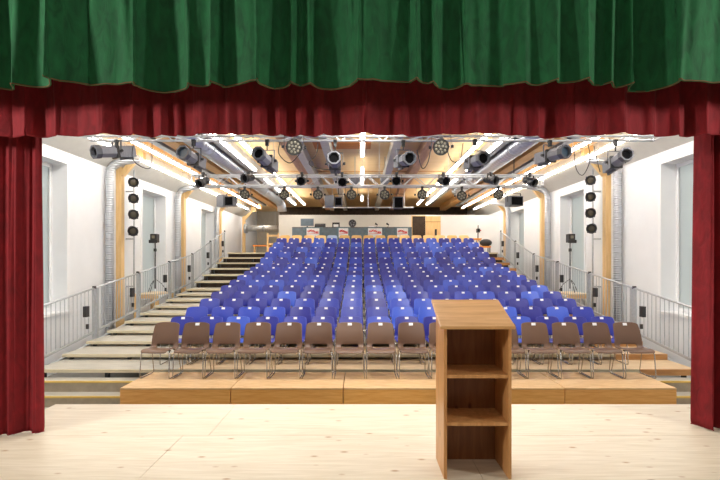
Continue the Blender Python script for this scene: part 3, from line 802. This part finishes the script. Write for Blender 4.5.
# control desk with banners
yd = 22.9
xa = rp(292, 0, yd).x; xb = rp(412, 0, yd).x
t = thing('control_desk', 'long control desk behind the last row, front hung with banners', 'desk', ((xa+xb)/2, yd, LZ))
ztop = Zh((261-227)*yd/F); cx = (xa+xb)/2
MB().box(xa-cx, xb-cx, .02, .9, ztop-LZ-.05, ztop-LZ).build('desk_top', M['darkgrey'], t)
MB().box(xa-cx, xb-cx, .03, .07, 0, ztop-LZ-.05).build('skirt', M['skirt'], t)
for a in (xa-cx+.05, 0, xb-cx-.1): MB().box(a, a+.06, .75, .81, 0, ztop-LZ-.05).build('leg', M['black'], t)
for i, (p0, p1) in enumerate(((303, 323), (336, 351), (364, 386), (394, 411))):
    x0, x1 = rp(p0, 0, yd).x, rp(p1, 0, yd).x; w = x1-x0; hh = ztop-LZ
    b = thing('banner', f'pale banner with red script on the control desk, {ORD[i]} of four from the wide-stair side', 'banner', ((x0+x1)/2, yd, LZ), 'banners on the control desk')
    MB().box(-w/2, w/2, -.004, .012, hh-.72, hh).build('hanging_sheet', M['teal'], b)
    MB().box(-w*.32, w*.32, -.009, -.005, hh-.5, hh-.06).build('white_field', M['bannerwhite'], b)
    r = random.Random(i)
    mb = MB(); pts = []
    for q in range(34):
        u = q/33; pts.append((-w*.27+w*.54*u+.02*math.sin(q*1.9), -.012, hh-.22+.055*math.sin(q*1.55)+.04*math.sin(u*5)))
    mb.poly(pts, .017, 5); mb.bar((-w*.3, -.012, hh-.34), (w*.3, -.012, hh-.30), .02, .012, up=(0,1,0)); mb.build('red_script', M['redink'], b)
    mb = MB(); mb.poly([(w*.1+w*.03*q, -.012, hh-.46+.03*math.sin(q*1.7)) for q in range(11)], .018, 5); mb.build('red_script', M['redink'], b)
# things on the desk
def desk(px, w, name, lab, cat):
    return thing(name, lab, cat, (rp(px, 0, yd).x, yd+.3, ztop))
t = desk(306.5, 0, 'monitor', 'grey flat monitor standing on the control desk', 'monitor')
MB().box(-.32, .32, -.02, .02, .06, .43).build('panel', M['midgrey'], t, .008); MB().box(-.29, .29, -.024, -.02, .09, .40).build('screen', M['skirt'], t); MB().box(-.12, .12, -.08, .08, 0, .015).build('foot', M['black'], t); MB().box(-.03, .03, -.01, .02, .01, .08).build('neck', M['black'], t)
t = desk(319.5, 0, 'mixing_console', 'low dark mixing console beside the monitor on the control desk', 'mixer')
MB().hexa([(-.25,-.15,0),(.25,-.15,0),(.25,.2,0),(-.25,.2,0),(-.25,-.15,.08),(.25,-.15,.08),(.25,.2,.2),(-.25,.2,.2)]).build('body', M['black'], t)
mb = MB()
for q in range(8): mb.box(-.2+.05*q, -.185+.05*q, -.02, .02, .13, .155)
mb.build('fader', M['midgrey'], t)
t = desk(335.5, 0, 'laptop', 'dark laptop with a bright white screen on the control desk', 'laptop')
MB().box(-.18, .18, -.12, .12, 0, .02).build('keyboard', M['black'], t); MB().box(-.18, .18, .12, .135, .0, .25).build('lid', M['black'], t); MB().box(-.12, .12, .113, .119, .02, .16).build('screen', M['screen'], t)
t = desk(352.3, 0, 'desk_fan', 'round dark table fan on the control desk', 'fan')
Rm = Matrix.Translation((0, 0, .2)); MB(Rm).lathe([(.17, .05), (.19, .0), (.17, -.05), (.15, -.05), (.15, .05), (.17, .05)], 24).build('guard', M['darkgrey'], t)
mb = MB(Rm)
for q in range(5):
    a = 2*PI*q/5; mb.add([(0, .01, 0), (.13*math.cos(a), -.02, .13*math.sin(a)), (.13*math.cos(a+.8), .02, .13*math.sin(a+.8))], [(0,1,2)])
mb.build('blade', M['midgrey'], t); MB(Rm).disc(.17, .05, 24).build('rear_guard', M['black'], t); MB(Rm).ball((0, -.02, 0), .04).build('hub', M['black'], t); MB().tube((0, 0, 0), (0, 0, .03), .1, 16).build('base', M['black'], t)
for px, lab in ((376.5, 'small black desk lamp bent over the control desk, beside a white paper stack'), (388, 'small black desk lamp bent over the control desk, nearer the dark doorway')):
    t = desk(px, 0, 'desk_lamp', lab, 'lamp')
    MB().tube((0, 0, 0), (0, 0, .02), .06, 12).build('base', M['black'], t); MB().poly([(0, 0, .01), (.05, 0, .1), (-.02, 0, .17)], .012, 6).build('arm', M['black'], t); MB().tube((-.05, 0, .19), (.06, -.03, .12), .05, 10, .025).build('shade', M['black'], t)
t = desk(371.5, 0, 'paper_stack', 'white stack of paper lying on the control desk', 'paper')
MB().box(-.14, .14, -.1, .1, 0, .05).build('sheets', M['white'], t); MB().box(-.13, .15, -.1, .1, .05, .055).build('top_sheet', M['white'], t)
# rear doors
x0, x1 = rp(412.3, 0, YP).x, rp(425.3, 0, YP).x
d = struct('doorway_shade', MB().box(x0, x1, YP-.012, YP+.0, LZ, Zh(2.28)), M['darkback'])  # dark panel standing for the unlit space of the open doorway
mb = MB(); mb.box(x0-.05, x0, YP-.03, YP, LZ, Zh(2.32)); mb.box(x0-.05, x1, YP-.03, YP, Zh(2.28), Zh(2.32)); mb.build('door_frame', M['timber'], d)
x0, x1 = x1+.01, rp(440.5, 0, YP).x
d = struct('door_2', MB().box(x0, x1, YP-.05, YP, LZ, Zh(2.28)), M['timber'])
MB().box(x0, x1, YP-.055, YP-.05, Zh(1.98), Zh(2.01)).build('door_rail', M['nose_wood'], d)
MB().box(x1-.3, x1-.2, YP-.09, YP-.05, Zh(1.3), Zh(1.62)).build('door_handle', M['black'], d)
d = struct('door_3', MB().box(XR+.38, XR+.43, 27.0, 29.0, LZ, Zh(2.15)), M['greyback'])
mb = MB(); mb.box(XR-.015, XR+.0, 26.92, 27.0, LZ, Zh(2.23)); mb.box(XR-.015, XR, 29.0, 29.08, LZ, Zh(2.23)); mb.box(XR-.015, XR, 27.0, 29.0, Zh(2.15), Zh(2.23)); mb.build('door_frame', M['white'], d)
# right rear: stool with cushion, camera tripod
c = rp(477, 247, 22.0)
t = thing('low_table', 'orange topped low table at the end of the last row', 'table', (c.x, 22.0, LZ))
zz = Zh((261-238.5)*22/F)-LZ
MB().box(-.42, .15, -.3, .3, zz-.06, zz).build('table_top', M['orange'], t, .02)
for a in (-.36, .09):
    for b in (-.24, .24): MB().box(a-.025, a+.025, b-.025, b+.025, 0, zz-.06).build('leg', M['timber'], t)
t = thing('flight_case', 'black rounded bag on a stand beside the orange topped table', 'bag', (c.x+.22, 21.3, LZ))
MB().ball((0, 0, zz-.22), .28, 16, .7, .6).build('bag', M['black'], t); MB().box(-.26, .18, -.2, .2, zz-.44, zz-.37).build('stand_top', M['orange'], t, .01)
for a in (-.2, .14):
    for b in (-.15, .15): MB().box(a-.02, a+.02, b-.02, b+.02, 0, zz-.44).build('leg', M['black'], t)
t = thing('camera_tripod', 'black camera on a tripod at the narrow stair end of the last row', 'camera', (rp(478, 0, 22.6).x, 22.6, LZ))
zz = Zh((261-230)*22.6/F)-LZ
MB().tube((0, 0, .5), (0, 0, zz-.12), .025, 8).build('column', M['black'], t)
for k in range(3):
    a = 2*PI*k/3+.3; MB().tube((0, 0, .75), (.3*math.cos(a),   .3*math.sin(a), .016), .015, 6).build('leg', M['black'], t)
MB().box(-.07, .07, -.14, .1, zz-.12, zz+.06).build('camera_body', M['black'], t, .01); MB().tube((0, -.14, zz-.03), (0, -.22, zz-.03), .05, 12).build('lens', M['lens'], t)
MB().box(-.015, .015, -.06, .02, zz+.06, zz+.22).build('microphone', M['black'], t); MB().box(.07, .14, -.05, .0, zz-.05, zz).build('red_light', M['redink'], t)
# left rear: cross duct, wooden gate, low orange beam
t = thing('cross_duct', 'silver horizontal duct running out from the wide-stair wall near the rear', 'duct', (0, 27.4, Zh((261-228.5)*27.4/F)))
xa = XL+.3; MB().tube((xa, 0, 0), (-4.6, 0, 0), .17, 18).build('pipe', M['duct_x'], t); MB().tube((xa-.02, 0, 0), (xa+.14, 0, 0), .27, 18).build('flange', M['galv'], t)
MB().tube((-5.6, 0, 0), (-5.5, 0, 0), .19, 18).build('collar', M['galv'], t)
for x in (-6.1, -4.9): MB().tube((x, 0, .15), (x, 0, ZC-Zh((261-228.5)*27.4/F)), .008, 6).build('hanger', M['galv'], t)
t = thing('wooden_gate', 'orange wooden rail gate at the wide-stair end of the last row', 'gate', (rp(273, 0, 21.4).x, 21.4, LZ))
gh = Zh((261-233)*21.4/F)-LZ
for x in (-.24, .24): MB().box(x-.035, x+.035, -.03, .03, 0, gh).build('post', M['timber'], t)
for z in (gh-.12, gh*.45): MB().box(-.205, .205, -.02, .02, z-.04, z+.04).build('rail', M['timber'], t)
t = thing('orange_bench', 'orange wooden bench by the rear wall beyond the wide stairs', 'bench', (rp(262, 0, 25).x, 25, LZ))
bz = Zh((261-245)*25/F)-LZ
MB().box(-.45, .45, -.15, .15, bz-.08, bz).build('seat', M['ceil_orange'], t, .01)
for x in (-.38, .38): MB().box(x-.03, x+.03, -.12, .12, 0, bz-.08).build('leg', M['timber'], t)

# ------------------------------------------------------------------ light
w = bpy.data.worlds.new('world'); bpy.context.scene.world = w; w.use_nodes = True
bg = w.node_tree.nodes['Background']; bg.inputs['Color'].default_value = (.95, .97, 1, 1); bg.inputs['Strength'].default_value = .95
def area(name, loc, target, size, power, col=(1, .95, .88), sy=None):
    l = bpy.data.lights.new(name, 'AREA'); l.energy = power; l.size = size; l.color = col
    if sy: l.shape = 'RECTANGLE'; l.size_y = sy
    o = bpy.data.objects.new(name, l); C.objects.link(o); o.location = loc
    o.rotation_euler = (Vector(target)-Vector(loc)).to_track_quat('-Z', 'Y').to_euler()
    return o
area('stage_light_left', (-5.1, 1.5, 3.9), (-1.2, 3.6, 4.0), .35, 150)
area('stage_light_right', (5.1, 1.5, 3.9), (1.8, 3.6, 4.0), .35, 110)
area('stage_fill_light', (0, 4.45, 4.9), (0, 4.2, 1.0), 4.0, 34, sy=.25)  # unseen lamp above the stage, added as fill for floor and lectern
area('stage_work_light', (0, -.5, 5.6), (0, 3.0, 1.6), 2.0, 40)
for x in (-5, 0, 5): area('hall_fill_light', (x, 7.4, ZC-.1), (x*.95, 9.0, 0), 1.6, 240, (1, .97, .93))  # unseen fill lamps added to brighten the front rows and near walls
area('rear_fill_light', (-5.6, 27.6, ZC-.12), (-5.7, 30.5, 3.5), .8, 70, (1, .97, .93))  # unseen lamp added to lift the dim left rear of the hall
area('front_fill_light', (0, 5.15, 4.7), (0, 7.6, .6), 4.0, 75, (1, .96, .9), sy=.25)  # unseen lamp added to brighten the box fronts and brown chairs

# ------------------------------------------------------------------ camera
cam = bpy.data.cameras.new('camera'); co = bpy.data.objects.new('camera', cam); C.objects.link(co)
co.location = (0, 0, EYE); co.rotation_euler = (PI/2, 0, 0)
cam.sensor_width = 36; cam.lens = 24; cam.shift_x = -1/720; cam.shift_y = 21/720; cam.clip_end = 100; cam.clip_start = .05
sc = bpy.context.scene; sc.camera = co
sc.view_settings.view_transform = 'Standard'; sc.view_settings.look = 'None'; sc.view_settings.exposure = .08
